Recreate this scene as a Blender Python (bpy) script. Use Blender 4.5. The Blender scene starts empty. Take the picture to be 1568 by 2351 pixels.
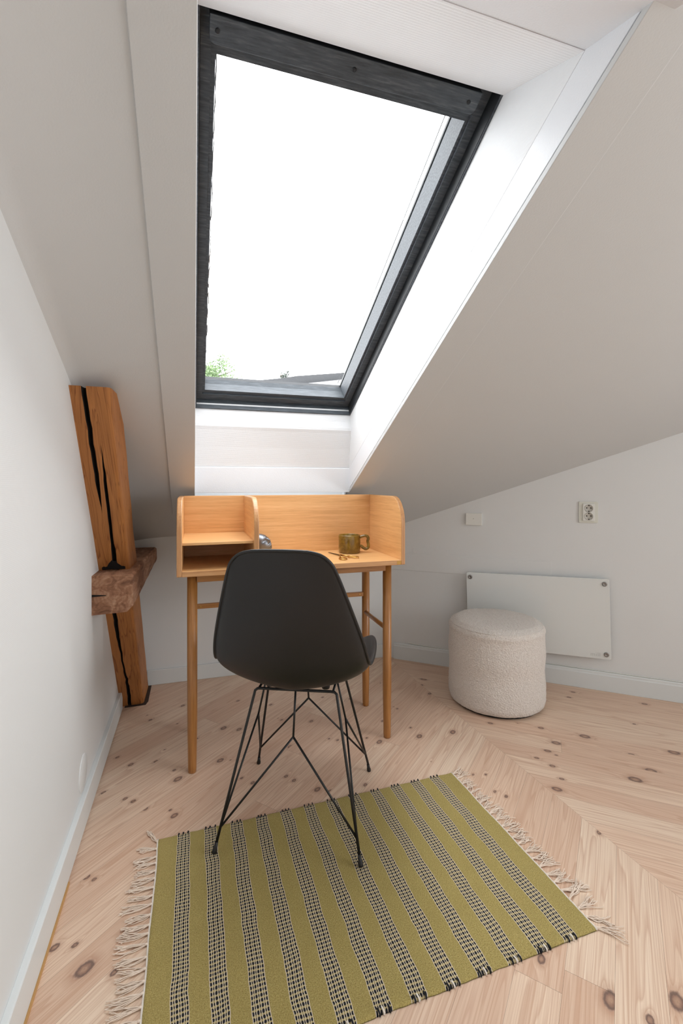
import bpy, bmesh, math, random
import numpy as np
from mathutils import Vector, Matrix, noise
random.seed(7)
SC = bpy.context.scene
COL = SC.collection
# ------------------------------------------------------------------ camera
cam_d = bpy.data.cameras.new('camera'); cam = bpy.data.objects.new('camera', cam_d); COL.objects.link(cam)
CAM_H = 1.08
cam.location = (0, 0, CAM_H)
cam.rotation_euler = (math.radians(90), 0, -math.atan(340/1070))
cam_d.sensor_fit = 'AUTO'; cam_d.sensor_width = 36
cam_d.lens = 1070/2351*36
cam_d.shift_y = -65.5/2351
cam_d.clip_start = .02; cam_d.clip_end = 300
SC.camera = cam
# ------------------------------------------------------------------ light
SKY = 4.4
w = bpy.data.worlds.new('overcast_sky'); SC.world = w; w.use_nodes = True
bg = w.node_tree.nodes['Background']; bg.inputs[0].default_value = (.97, .985, 1, 1); bg.inputs[1].default_value = SKY
SC.view_settings.view_transform = 'Standard'; SC.view_settings.look = 'None'
SC.view_settings.gamma = 1; SC.view_settings.use_curve_mapping = False
SC.view_settings.exposure = .98
# room numbers
XL, YB = -.336, 2.695
ZK, SL = .787, .53174                     # knee wall top, tangent of the ceiling slope
CA = 1/math.sqrt(1+SL*SL); SA = SL*CA
XO0, XO1 = .008, .749                     # skylight opening
YR, XR = -2.4, 3.1                        # rear wall, far right wall
ZTOP = 2.55
def cz(y): return ZK+SL*(YB-y)
Y_FLAT = YB-(ZTOP-ZK)/SL
P0 = Vector((0, YB, ZK)); SV = Vector((0, -CA, SA)); NV = Vector((0, SA, CA))
def WP(u, v, d): return P0+Vector((u, 0, 0))+SV*v+NV*d      # skylight frame: across, up the slope, outward
RA = Vector((1.186, 2.654, 0)); RT = Vector((.7537, -.6572, 0)).normalized(); RN = Vector((RT.y, -RT.x, 0))  # right wall
RN = -RN if RN.dot(Vector((0, 0, 0))-RA) < 0 else RN         # points into the room
def RW(t, z, off=0): p = RA+RT*t+RN*off; return Vector((p.x, p.y, z))
def area(name, loc, rot, sx, sy, portal=True, power=0):
    l = bpy.data.lights.new(name, 'AREA'); l.shape = 'RECTANGLE'; l.size = sx; l.size_y = sy; l.energy = power
    l.cycles.is_portal = portal
    o = bpy.data.objects.new(name, l); COL.objects.link(o); o.location = loc; o.rotation_euler = rot; return o
c = WP((XO0+XO1)/2, 1.41, .56)
area('skylight_portal', c, (-math.atan(SL), 0, 0), .8, 1.5)
area('added_window_portal', (XR+.05, -.8, 1.35), (0, math.radians(90), 0), 1.3, 2.0)  # portal of the added side window that brightens the left wall
# ------------------------------------------------------------------ materials
def lin(c):
    return tuple((v/255/12.92 if v/255 <= .04045 else ((v/255+.055)/1.055)**2.4) for v in c)+(1,)
class NT:
    def __init__(s, name):
        s.m = bpy.data.materials.new(name); s.m.use_nodes = True; s.t = s.m.node_tree
        s.b = s.t.nodes['Principled BSDF']; s.out = s.t.nodes['Material Output']
    def n(s, typ, **kw):
        nd = s.t.nodes.new(typ)
        for k, v in kw.items():
            if isinstance(k, str) and k.startswith('i'):
                key = k[1:]; key = int(key) if key.isdigit() else key
                s.set(nd, key, v)
            else: setattr(nd, k, v)
        return nd
    def set(s, nd, key, v):
        if isinstance(v, tuple) and len(v) == 2 and hasattr(v[0], 'outputs'): s.t.links.new(v[0].outputs[v[1]], nd.inputs[key])
        elif hasattr(v, 'is_output'): s.t.links.new(v, nd.inputs[key])
        else: nd.inputs[key].default_value = v
    def math(s, op, a, b=None, c=None, clamp=False):
        nd = s.t.nodes.new('ShaderNodeMath'); nd.operation = op; nd.use_clamp = clamp
        for i, v in enumerate((a, b, c)):
            if v is not None: s.set(nd, i, v)
        return nd.outputs[0]
    def mix(s, f, a, b, blend='MIX'):
        nd = s.t.nodes.new('ShaderNodeMix'); nd.data_type = 'RGBA'; nd.blend_type = blend
        s.set(nd, 0, f); s.set(nd, 6, a); s.set(nd, 7, b); return nd.outputs[2]
    def ramp(s, f, stops, interp='LINEAR'):
        nd = s.t.nodes.new('ShaderNodeValToRGB'); nd.color_ramp.interpolation = interp
        e = nd.color_ramp.elements
        while len(e) < len(stops): e.new(.5)
        for q, (p, c) in zip(e, stops): q.position = p; q.color = c if len(c) == 4 else c+(1,)
        s.set(nd, 0, f); return nd.outputs[0]
    def P(s, **kw):
        for k, v in kw.items(): s.set(s.b, k.replace('_', ' '), v)
    def bump(s, h, strength=.3, dist=.002):
        nd = s.t.nodes.new('ShaderNodeBump'); s.set(nd, 'Strength', strength); s.set(nd, 'Distance', dist); s.set(nd, 'Height', h)
        s.t.links.new(nd.outputs[0], s.b.inputs['Normal'])
    def coords(s, kind='Object', scale=(1, 1, 1), rot=(0, 0, 0)):
        tc = s.t.nodes.new('ShaderNodeTexCoord'); mp = s.t.nodes.new('ShaderNodeMapping')
        s.t.links.new(tc.outputs[kind], mp.inputs[0]); mp.inputs['Scale'].default_value = scale; mp.inputs['Rotation'].default_value = rot
        return mp.outputs[0]
    def noise(s, vec, scale, detail=3, rough=.5, dist=0):
        nd = s.t.nodes.new('ShaderNodeTexNoise'); s.set(nd, 'Vector', vec); s.set(nd, 'Scale', scale); s.set(nd, 'Detail', detail)
        s.set(nd, 'Roughness', rough); s.set(nd, 'Distortion', dist); return nd.outputs[0]
def simple(name, rgb, rough=.5, metal=0, bump=None, **kw):
    t = NT(name); t.P(Base_Color=lin(rgb), Roughness=rough, Metallic=metal, **kw)
    if bump: t.bump(t.noise(t.coords(), bump[0], 3), bump[1], bump[2])
    return t.m
def paint(name, rgb, rough=.55, weave=False, bs=.12):
    t = NT(name); v = t.coords()
    big = t.noise(v, 1.7, 2); c = t.mix(t.math('MULTIPLY', big, .06), lin(rgb), lin(tuple(x*.93 for x in rgb)))
    t.P(Base_Color=c, Roughness=rough)
    h = t.noise(v, 260, 2)
    if weave:
        wv = t.n('ShaderNodeTexWave', wave_type='BANDS', bands_direction='Z'); t.set(wv, 'Vector', v); wv.inputs['Scale'].default_value = 85
        wv.inputs['Distortion'].default_value = 1.5; wv.inputs['Detail'].default_value = 2; wv.inputs['Detail Scale'].default_value = 6
        h = t.math('ADD', t.math('MULTIPLY', wv.outputs[1], .9), t.math('MULTIPLY', h, .7))
    h = t.math('ADD', h, t.math('MULTIPLY', t.noise(v, 9, 2), 2.0))
    t.bump(h, bs, .002); return t.m
M = {}
M['wall'] = paint('white_wallpaper', (225, 227, 227), .6)
M['weave'] = paint('white_woven_wallpaper', (228, 230, 232), .6, True, .2)
M['leftwall'] = paint('white_left_wallpaper', (225, 227, 227), .6, True, .06)
M['ceil'] = paint('white_ceiling_paint', (204, 206, 206), .55)
M['trim'] = paint('white_gloss_paint', (240, 240, 240), .35, bs=.06)
M['beam'] = paint('white_painted_timber', (228, 231, 235), .4, bs=.25)
M['skirt'] = paint('white_skirting_paint', (222, 226, 226), .35, bs=.04)
M['mdf'] = simple('raw_fibreboard_edge', (196, 152, 96), .8, bump=(90, .3, .001))
M['gap'] = simple('shadow_gap_dark', (60, 45, 36), .9)
def dark_wood():
    t = NT('grey_painted_window_wood'); v = t.coords('Object', (3, 30, 30))
    n = t.noise(v, 6, 5, .6); n2 = t.noise(t.coords(), 60, 3)
    c = t.ramp(n, [(.3, lin((62, 67, 72))), (.55, lin((80, 86, 92))), (.8, lin((108, 113, 118)))])
    t.P(Base_Color=c, Roughness=.55); t.b.inputs['Specular IOR Level'].default_value = .3; t.bump(t.math('ADD', n, t.math('MULTIPLY', n2, .5)), .3, .003); return t.m
M['frame'] = dark_wood()
M['frame_dark'] = simple('black_window_channel', (30, 33, 37), .5, bump=(60, .2, .001))
M['clad'] = simple('dark_roof_cladding', (40, 42, 45), .5)
def oak(name, axis, c1, c2, c3, rough=.45, sc=1.0):
    t = NT(name)
    s = {'x': (2.2, 60, 60), 'y': (60, 2.2, 60), 'z': (60, 60, 2.2)}[axis]
    v = t.coords('Object', tuple(q*sc for q in s))
    n = t.noise(v, 1.6, 4, .6); n2 = t.noise(v, 6.5, 3, .7)
    f = t.math('ADD', t.math('MULTIPLY', n, .6), t.math('MULTIPLY', n2, .4))
    c = t.ramp(f, [(.34, lin(c1)), (.5, lin(c2)), (.66, lin(c3))])
    t.P(Base_Color=c, Roughness=rough); t.b.inputs['Coat Weight'].default_value = .35; t.b.inputs['Coat Roughness'].default_value = .35; t.bump(f, .1, .001); return t.m
for a in 'xyz':
    M['oak_'+a] = oak('light_oak_veneer_'+a, a, (208, 156, 100), (224, 174, 116), (235, 190, 134), .36)
    M['leg_'+a] = oak('warm_oak_'+a, a, (138, 88, 40), (164, 110, 54), (182, 128, 70), .38)
    M['edge_'+a] = oak('solid_oak_edge_'+a, a, (180, 125, 76), (199, 146, 96), (212, 162, 112), .45)
def timber():
    t = NT('old_pine_timber')
    at = t.n('ShaderNodeUVMap'); mp = t.n('ShaderNodeMapping'); t.set(mp, 0, at.outputs[0]); mp.inputs['Scale'].default_value = (.8, 13, 1)
    n = t.noise(mp.outputs[0], 1.8, 3, .5, .5)
    rings = t.math('FRACT', t.math('MULTIPLY', n, 11))
    ring = t.ramp(rings, [(0, (0, 0, 0)), (.75, (.35,)*3), (.93, (1,)*3), (1, (0, 0, 0))])
    mp2 = t.n('ShaderNodeMapping'); t.set(mp2, 0, at.outputs[0]); mp2.inputs['Scale'].default_value = (6, 160, 1)
    fine = t.noise(mp2.outputs[0], 2, 4, .7)
    c = t.mix(ring, lin((190, 126, 66)), lin((136, 80, 34)))
    c = t.mix(t.math('MULTIPLY', fine, .55), c, lin((120, 70, 32)))
    vo = t.n('ShaderNodeTexVoronoi'); mp3 = t.n('ShaderNodeMapping'); t.set(mp3, 0, at.outputs[0]); mp3.inputs['Scale'].default_value = (6, 9, 1); t.set(vo, 'Vector', mp3.outputs[0]); vo.inputs['Scale'].default_value = 1
    k = t.ramp(vo.outputs['Distance'], [(0, (1,)*3), (.05, (1,)*3), (.1, (0, 0, 0))])
    c = t.mix(t.math('MULTIPLY', k, .75), c, lin((58, 30, 14)))
    t.P(Base_Color=c, Roughness=.6); t.bump(t.math('ADD', ring, fine), .35, .002); return t.m
M['timber'] = timber()
M['char'] = simple('charred_black_crack', (18, 12, 9), .95, bump=(80, .6, .003))
def endgrain():
    t = NT('weathered_beam_wood'); v = t.coords('Object')
    n = t.noise(t.coords('Object', (12, 3, 14)), 2.2, 5, .65, 1.2)
    wv = t.n('ShaderNodeTexWave', wave_type='RINGS', rings_direction='Y'); t.set(wv, 'Vector', v); wv.inputs['Scale'].default_value = 28; wv.inputs['Distortion'].default_value = 3
    c = t.ramp(n, [(.3, lin((96, 60, 40))), (.5, lin((150, 106, 78))), (.7, lin((184, 146, 118)))])
    c = t.mix(t.math('MULTIPLY', wv.outputs[1], .25), c, lin((110, 70, 46)))
    t.P(Base_Color=c, Roughness=.75); t.bump(n, .4, .003); return t.m
M['beamwood'] = endgrain()
def pine_floor():
    t = NT('whitewashed_pine_planks')
    uv = t.n('ShaderNodeUVMap'); uv.uv_map = 'grain'
    kd = t.n('ShaderNodeAttribute'); kd.attribute_name = 'knot'; tone = t.n('ShaderNodeAttribute'); tone.attribute_name = 'tone'
    K = kd.outputs['Fac']; T = tone.outputs['Fac']
    mp = t.n('ShaderNodeMapping'); t.set(mp, 0, uv.outputs[0]); mp.inputs['Scale'].default_value = (.42, 9, 1)
    n = t.noise(mp.outputs[0], 1.5, 2, .45, .3)
    infl = t.math('EXPONENT', t.math('MULTIPLY', K, -.75))
    fld = t.math('ADD', t.math('MULTIPLY', n, 17), t.math('MULTIPLY', infl, 2.6))
    wv = t.n('ShaderNodeTexNoise'); t.set(wv, 'Vector', uv.outputs[0]); wv.inputs['Scale'].default_value = 4
    fld = t.math('ADD', fld, t.math('MULTIPLY', wv.outputs[0], .5))
    fr = t.math('FRACT', fld)
    ring = t.ramp(fr, [(0, (.12,)*3), (.55, (.3,)*3), (.88, (1,)*3), (.97, (.2,)*3), (1, (.12,)*3)])
    mp2 = t.n('ShaderNodeMapping'); t.set(mp2, 0, uv.outputs[0]); mp2.inputs['Scale'].default_value = (2.5, 230, 1)
    fine = t.noise(mp2.outputs[0], 1.4, 3, .6)
    mp3 = t.n('ShaderNodeMapping'); t.set(mp3, 0, uv.outputs[0]); mp3.inputs['Scale'].default_value = (.8, 26, 1)
    str_ = t.noise(mp3.outputs[0], 1.5, 3, .6)
    base = t.ramp(T, [(0, lin((226, 197, 173))), (.35, lin((235, 208, 184))), (.65, lin((239, 215, 191))), (1, lin((243, 223, 200)))])
    c = t.mix(t.math('MULTIPLY', ring, .5), base, lin((190, 146, 120)))
    c = t.mix(t.math('MULTIPLY', t.math('SUBTRACT', fine, .38, clamp=True), 1.5, clamp=True), c, lin((190, 146, 116)))
    c = t.mix(t.math('MULTIPLY', t.math('SUBTRACT', str_, .52, clamp=True), 2.2, clamp=True), c, lin((199, 158, 130)))
    kr = t.noise(uv.outputs[0], 120, 3)
    K2 = t.math('ADD', K, t.math('MULTIPLY', t.math('SUBTRACT', kr, .5), .45))
    halo = t.ramp(K2, [(0, (1,)*3), (.35, (.75,)*3), (.6, (.1,)*3)]); halo.node.inputs[0].default_value = 0
    t.set(halo.node, 0, t.math('MULTIPLY', K2, .25))
    c = t.mix(t.math('MULTIPLY', halo, .45), c, lin((168, 122, 96)))
    kc = t.ramp(t.math('MULTIPLY', K2, .5), [(0, lin((150, 116, 98))), (.12, lin((176, 142, 118))), (.28, lin((142, 108, 92))), (.38, lin((98, 76, 70))), (.48, lin((112, 88, 80))), (.62, lin((170, 136, 118)))])
    km = t.ramp(t.math('MULTIPLY', K2, .5), [(0, (1,)*3), (.45, (1,)*3), (.62, (0,)*3)])
    c = t.mix(t.math('MULTIPLY', km, .85), c, kc)
    t.P(Base_Color=c, Roughness=t.math('ADD', .42, t.math('MULTIPLY', fine, .12)))
    t.bump(t.math('ADD', t.math('MULTIPLY', fine, .6), ring), .08, .001); return t.m
M['floor'] = pine_floor()
# ------------------------------------------------------------------ mesh helpers
class MB:
    def __init__(s): s.v = []; s.f = []; s.mi = []; s.sm = []; s.cur = 0; s.smooth = False
    def add(s, vs, fs, smooth=None):
        b = len(s.v); s.v += [tuple(p) for p in vs]
        for f in fs: s.f.append([b+i for i in f]); s.mi.append(s.cur); s.sm.append(s.smooth if smooth is None else smooth)
        return s
    def hexa(s, p):   # 8 corners: bottom ring 4, top ring 4
        return s.add(p, [(3, 2, 1, 0), (4, 5, 6, 7), (0, 1, 5, 4), (1, 2, 6, 5), (2, 3, 7, 6), (3, 0, 4, 7)])
    def box(s, x0, x1, y0, y1, z0, z1):
        return s.hexa([(x0, y0, z0), (x1, y0, z0), (x1, y1, z0), (x0, y1, z0), (x0, y0, z1), (x1, y0, z1), (x1, y1, z1), (x0, y1, z1)])
    def wbox(s, u0, u1, v0, v1, d0, d1):  # box in skylight space
        return s.hexa([WP(u0, v0, d0), WP(u1, v0, d0), WP(u1, v1, d0), WP(u0, v1, d0), WP(u0, v0, d1), WP(u1, v0, d1), WP(u1, v1, d1), WP(u0, v1, d1)])
    def rbox(s, t0, t1, z0, z1, o0, o1):   # box on the right wall
        return s.hexa([RW(t0, z0, o0), RW(t1, z0, o0), RW(t1, z0, o1), RW(t0, z0, o1), RW(t0, z1, o0), RW(t1, z1, o0), RW(t1, z1, o1), RW(t0, z1, o1)])
    def prism(s, pts, dvec):   # closed polygon extruded
        n = len(pts); d = Vector(dvec); a = [Vector(p) for p in pts]; b = [p+d for p in a]
        return s.add(a+b, [tuple(range(n))[::-1], tuple(range(n, 2*n))]+[(i, (i+1) % n, n+(i+1) % n, n+i) for i in range(n)])
    def tube(s, pts, r, seg=10, closed=False, caps=True):
        P = [Vector(p) for p in pts]; n = len(P)
        R = r if isinstance(r, (list, tuple)) else [r]*n
        rings = []; prev = None
        for i in range(n):
            if closed: t = (P[(i+1) % n]-P[i-1])
            else: t = P[min(i+1, n-1)]-P[max(i-1, 0)]
            t.normalize()
            if prev is None:
                a = t.orthogonal().normalized()
            else:
                a = prev-t*prev.dot(t)
                a = a.normalized() if a.length > 1e-6 else t.orthogonal().normalized()
            prev = a; b = t.cross(a)
            rings.append([P[i]+(a*math.cos(2*math.pi*k/seg)+b*math.sin(2*math.pi*k/seg))*R[i] for k in range(seg)])
        vs = [p for q in rings for p in q]; fs = []
        m = n if closed else n-1
        for i in range(m):
            j = (i+1) % n
            for k in range(seg):
                l = (k+1) % seg; fs.append((i*seg+k, i*seg+l, j*seg+l, j*seg+k))
        s.add(vs, fs, True)
        if caps and not closed:
            s.add(rings[0], [tuple(range(seg))[::-1]], False); s.add(rings[-1], [tuple(range(seg))], False)
        return s
    def lathe(s, prof, c=(0, 0, 0), seg=48, ax=(0, 0, 1), smooth=True, squash=None):
        ax = Vector(ax).normalized(); a = ax.orthogonal().normalized(); b = ax.cross(a); c = Vector(c)
        vs = []
        for (r, h) in prof:
            for k in range(seg):
                an = 2*math.pi*k/seg; vs.append(c+ax*h+(a*math.cos(an)+b*math.sin(an))*r)
        fs = []
        for i in range(len(prof)-1):
            for k in range(seg):
                l = (k+1) % seg; fs.append((i*seg+k, i*seg+l, (i+1)*seg+l, (i+1)*seg+k))
        n = len(prof)
        s.add(vs, fs, smooth)
        if prof[0][0] > 1e-5: s.add(vs[:seg], [tuple(range(seg))[::-1]], False)
        if prof[-1][0] > 1e-5: s.add(vs[-seg:], [tuple(range(seg))], False)
        return s
    def grid(s, fn, nu, nv, smooth=True, flip=False):
        vs = [fn(i/nu, j/nv) for i in range(nu+1) for j in range(nv+1)]
        fs = []
        for i in range(nu):
            for j in range(nv):
                a = i*(nv+1)+j; q = (a, a+nv+1, a+nv+2, a+1); fs.append(q[::-1] if flip else q)
        return s.add(vs, fs, smooth)
    def build(s, name, mats, parent=None, bevel=0, merge=False, origin=None, fixn=True, bseg=2):
        me = bpy.data.meshes.new(name)
        o0 = Vector((0, 0, 0))
        if parent is not None: o0 = parent.matrix_world.translation if False else Vector(parent['_o']) if '_o' in parent else Vector((0, 0, 0))
        elif origin is not None: o0 = Vector(origin)
        me.from_pydata([tuple(Vector(v)-o0) for v in s.v], [], s.f)
        for i, p in enumerate(me.polygons): p.material_index = s.mi[i]; p.use_smooth = s.sm[i]
        for m in (mats if isinstance(mats, (list, tuple)) else [mats]): me.materials.append(m)
        if merge or fixn:
            bm = bmesh.new(); bm.from_mesh(me)
            bmesh.ops.remove_doubles(bm, verts=bm.verts, dist=1e-5)
            if fixn: bmesh.ops.recalc_face_normals(bm, faces=bm.faces)
            bm.to_mesh(me); bm.free()
        o = bpy.data.objects.new(name, me); COL.objects.link(o); o['_o'] = tuple(o0)
        if parent is not None: o.parent = parent
        elif origin is not None: o.location = o0
        if bevel:
            b = o.modifiers.new('bevel', 'BEVEL'); b.width = bevel; b.segments = bseg; b.limit_method = 'ANGLE'; b.angle_limit = .6
            b.harden_normals = False
        return o
def thing(name, label, cat, loc, group=None, kind=None):
    o = bpy.data.objects.new(name, None); COL.objects.link(o); o.location = loc; o.empty_display_size = .05
    o['_o'] = tuple(loc)
    if label: o['label'] = label
    if cat: o['category'] = cat
    if group: o['group'] = group
    if kind: o['kind'] = kind
    return o
def tag(o, label, cat, group=None):
    o['label'] = label; o['category'] = cat
    if group: o['group'] = group
    return o
def struct(o, label=None):
    o['kind'] = 'structure'
    if label: o['label'] = label
    return o
# ------------------------------------------------------------------ floor planks
SEAM0 = Vector((1.19, 1.45, 0)); SEAMD = Vector((-.032, 1, 0)).normalized()
KN = [(-0.187,2.293,1),(-0.049,2.393,1.2),(-0.205,2.344,.5),(.211,2.363,1),(.127,2.119,1.6),(.191,2.087,1.4),(.1,1.875,1.6),(.138,1.866,.5),(-.139,1.944,1),(-.229,1.951,1.2),(-.286,2.019,.9),(-.299,1.803,1),(-.223,1.746,1),(-.195,1.724,1),(-.069,1.864,.8),(-.054,1.804,1.8),(-.152,1.671,1),(-.073,1.64,.7),(-.059,1.609,1.4),(.168,1.739,.8),(.204,1.7,1),(-.111,2.02,.5),(-.069,2.221,.6),(.016,2.067,.6),(.36,2.273,1),(.37,2.133,.5),(.384,2.112,.8),(.51,2.059,1.1),(.378,1.887,1.2),(.547,1.895,.7),(.578,1.874,.8),(.326,1.7,1),(.349,1.668,1),(.417,1.594,1.4),(.456,1.57,1.1),(.587,1.566,1),(.749,2.216,.8),(.965,2.34,.5),(.622,2.272,.8),(.82,1.963,.9),(.92,1.797,1.7),(.915,1.872,.7),(.74,1.809,1.6),(.701,1.853,.7),(1.074,1.783,1.7),(1.157,2.146,1.2),(1.166,2.252,1),(1.21,2.313,1.8),(.931,2.049,.7),(.923,2.072,.5),(.88,1.62,.4),(1.275,1.798,1.2),(1.392,1.76,.5),(1.463,1.695,1.3),(1.593,1.582,2.2),(1.439,1.578,1.9),(1.363,1.542,1.4),(1.287,1.515,1),(1.375,1.507,.7),(1.308,1.454,1.2),(1.283,1.38,1),(1.224,1.339,1.8),(1.839,1.379,2.2),(1.64,1.318,2),(1.536,1.296,2.4),(2.106,1.726,1.3),(1.873,1.936,1.1),(1.808,1.896,1.1),(1.886,1.596,.8),(1.663,1.42,1.2),(1.034,1.486,.7),(1.007,1.394,.8),(1.029,1.361,.9),(.989,1.5,.7),(1.196,1.133,1),(.753,.871,1.3),(.831,.758,2.2),(.961,.714,2.2),(.876,.706,1.2),(-.279,1.43,1),(-.258,1.416,.8),(-.264,1.228,.9),(-.231,1.161,2.2),(-.167,1.133,1),(-.308,1.236,1.2)]
def build_floor():
    V, Fc, UV, TN, KD = [], [], [], [], []
    rng = random.Random(3)
    PW = .096
    k = np.array(KN); kx, ky, ks = k[:, 0], k[:, 1], k[:, 2]
    off = 0
    for side, ang, ends0 in ((-1, math.radians(180+41.5), -.15), (1, math.radians(-41.07), 1.56)):
        D = Vector((math.cos(ang), math.sin(ang), 0))
        Nn = Vector((-D.y, D.x, 0))
        if Nn.dot(SEAMD) < 0: Nn = -Nn
        g = SEAMD.dot(Nn)
        kside = ((kx-(SEAM0.x-.032*(ky-SEAM0.y)))*side > 0)
        for j in range(-52, 30):
            v0 = j*PW
            # segments along the plank
            u = 0; L = rng.uniform(.3, 1.6)
            while u < 5.2:
                u2 = u+L; L = rng.uniform(.9, 2.1)
                mid = SEAM0+SEAMD*((v0+PW/2)/g)+D*((u+u2)/2)
                tone = rng.random(); ru, rv = rng.uniform(0, 50), rng.uniform(0, 50)
                # visible area needs a fine mesh for the knots
                pieces = np.arange(u, u2, .25)
                for a in pieces:
                    b = min(a+.25, u2)
                    m = SEAM0+SEAMD*((v0+PW/2)/g)+D*((a+b)/2)
                    if m.x < XL-.12 or m.x > XR+.2 or m.y < YR-.2 or m.y > YB+.12: continue
                    if (m-RA).dot(RN) < -.14: continue
                    fine = (.5 < m.y < YB) and (-.45 < m.x < 2.5)
                    nu, nv = (int(math.ceil((b-a)/.0055)), 18) if fine else (2, 1)
                    g0 = .00017
                    e0 = g0*1.2 if a == u else 0; e1 = g0*1.2 if abs(b-u2) < 1e-6 else 0
                    uu = np.linspace(a+e0, b-e1, nu+1); vv = np.linspace(v0+g0, v0+PW-g0, nv+1)
                    U, W = np.meshgrid(uu, vv, indexing='ij')
                    shr = -(W-v0)/g*SEAMD.dot(D)                      # end joints are square, the seam end is mitred
                    w0 = 0 if a == 0 else 1
                    fu = (U-uu[0])/(uu[-1]-uu[0])
                    U = U+shr*(w0*(1-fu)+fu)
                    X = SEAM0.x+SEAMD.x*W/g+D.x*U; Y = SEAM0.y+SEAMD.y*W/g+D.y*U
                    # (u measured from the seam, mitred)
                    UG = U+W/g*SEAMD.dot(D)
                    n = X.size
                    if fine:
                        dx = X.reshape(-1, 1)-kx[None]; dy = Y.reshape(-1, 1)-ky[None]
                        du = dx*D.x+dy*D.y; dv = dx*Nn.x+dy*Nn.y
                        inpl = ((kx-m.x)*Nn.x+(ky-m.y)*Nn.y)
                        dist = np.sqrt((du/1.55)**2+dv**2)/(ks[None]*.0062)
                        dist = np.where(kside[None] & (np.abs(inpl)[None] < PW/2), dist, 9)
                        kd = np.minimum(dist.min(1), 9)
                    else: kd = np.full(n, 9.)
                    V.append(np.stack([X.ravel(), Y.ravel(), np.zeros(n)], 1))
                    idx = np.arange(n).reshape(nu+1, nv+1)+off
                    q = np.stack([idx[:-1, :-1], idx[1:, :-1], idx[1:, 1:], idx[:-1, 1:]], -1).reshape(-1, 4)
                    Fc.append(q); UV.append(np.stack([UG.ravel()+ru, W.ravel()+rv], 1)); TN.append(np.full(n, tone)); KD.append(kd)
                    off += n
                u = u2
    V = np.concatenate(V); Fc = np.concatenate(Fc); UV = np.concatenate(UV); TN = np.concatenate(TN); KD = np.concatenate(KD)
    me = bpy.data.meshes.new('floor')
    me.vertices.add(len(V)); me.vertices.foreach_set('co', V.astype('f').ravel())
    me.loops.add(Fc.size); me.loops.foreach_set('vertex_index', Fc.astype('i').ravel())
    me.polygons.add(len(Fc)); me.polygons.foreach_set('loop_start', np.arange(0, Fc.size, 4, dtype='i')); 
    me.update(calc_edges=True)
    # face orientation up
    p0 = V[Fc[:, 0]]; p1 = V[Fc[:, 1]]; p2 = V[Fc[:, 2]]
    uvl = me.uv_layers.new(name='grain'); uvl.data.foreach_set('uv', UV[Fc.ravel()].astype('f').ravel())
    a = me.attributes.new('tone', 'FLOAT', 'POINT'); a.data.foreach_set('value', TN.astype('f'))
    a = me.attributes.new('knot', 'FLOAT', 'POINT'); a.data.foreach_set('value', KD.astype('f'))
    me.materials.append(M['floor']); me.validate()
    o = bpy.data.objects.new('floor', me); COL.objects.link(o)
    return struct(o, 'whitewashed knotty pine floor laid in a chevron')
build_floor()
b = MB(); b.box(XL-.1, XR+.1, YR-.1, YB+.1, -.06, -.0015); s_ = b.build('floor_base', M['gap']); struct(s_)
# ------------------------------------------------------------------ room shell
T = .12
# left wall, leaning outward a little towards the top
b = MB(); b.prism([(XL, YR-T, 0), (XL, YR-T, .9), (XL-.022, YR-T, 2.9), (XL-.2, YR-T, 2.9), (XL-.2, YR-T, 0)], (0, YB-YR+2*T, 0))
struct(b.build('wall_left', M['leftwall']))
b = MB(); b.box(XL-.2, 1.6, YB, YB+T, 0, ZK+.25)
struct(b.build('wall_back', M['wall']))
# right wall with a chamfered top following the ceiling
b = MB(); b.rbox(-.12, 2.7, 0, 2.7, -.12, 0); struct(b.build('wall_right', M['wall']))
WX0, WX1, WZ0, WZ1 = -1.8, .2, .7, 2.0      # opening for an unseen side window, added to light the left wall
b = MB(); b.box(XR, XR+T, YR-T, WX0, 0, 2.9); b.box(XR, XR+T, WX1, 1.6, 0, 2.9); b.box(XR, XR+T, WX0, WX1, 0, WZ0); b.box(XR, XR+T, WX0, WX1, WZ1, 2.9)
struct(b.build('wall_far_right', M['wall']))
b = MB(); b.box(XL-.2, XR+T, YR-T, YR, 0, 2.9)
struct(b.build('wall_rear', M['wall']))
# ceiling: sloping slabs around the skylight opening, flat part behind the camera
V0, V1 = .527, 2.383            # opening along the slope at the ceiling face (lower and upper edge)
def slope_v(y): return (YB-y)/CA
XS0, XS1 = -.098, .855         # seams of the lining boards
VTOP = (YB-Y_FLAT)/CA
b = MB()
CTH = .3
b.wbox(XS1+.0022, XR+T, -.05, VTOP, .005, CTH)
b.wbox(XS0, XS1, -.05, .42, .004, CTH)
b.wbox(XS0, XS1, V1+.03, VTOP, .004, CTH)
b.box(XL-.2, XR+T, YR-T, Y_FLAT+.02, ZTOP, ZTOP+CTH)
struct(b.build('ceiling', M['ceil'], fixn=False), 'sloping white ceiling')
# left ceiling panel sags towards the left wall and rounds into it
b = MB()
def ceil_left(i, j):
    xw = XL-.019
    R = .045
    x = XS0+(xw-XS0)*i
    yy = YB-CA*(VTOP+.06)*j; f = min(1, max(0, (XS0-x)/.24)); drop = (.022+max(0, .1*(1.5-max(yy, .6))))*f*f
    q = x-xw
    if q < R: drop += R-math.sqrt(max(0, R*R-(R-q)**2))
    p = WP(x, -.03+(VTOP+.06)*j, .004)
    return p+Vector((0, 0, -drop))
b.grid(ceil_left, 60, 40, True)
b.grid(lambda i, j: WP(XS0+(XL-.2-XS0)*i, -.03+(VTOP+.06)*j, .2), 1, 1, False)
struct(b.build('ceiling_left', M['ceil'], fixn=False))
# lining boards round the opening
b = MB()
b.wbox(XS0, XO0-.002, .3, VTOP, 0, .02)

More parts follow.
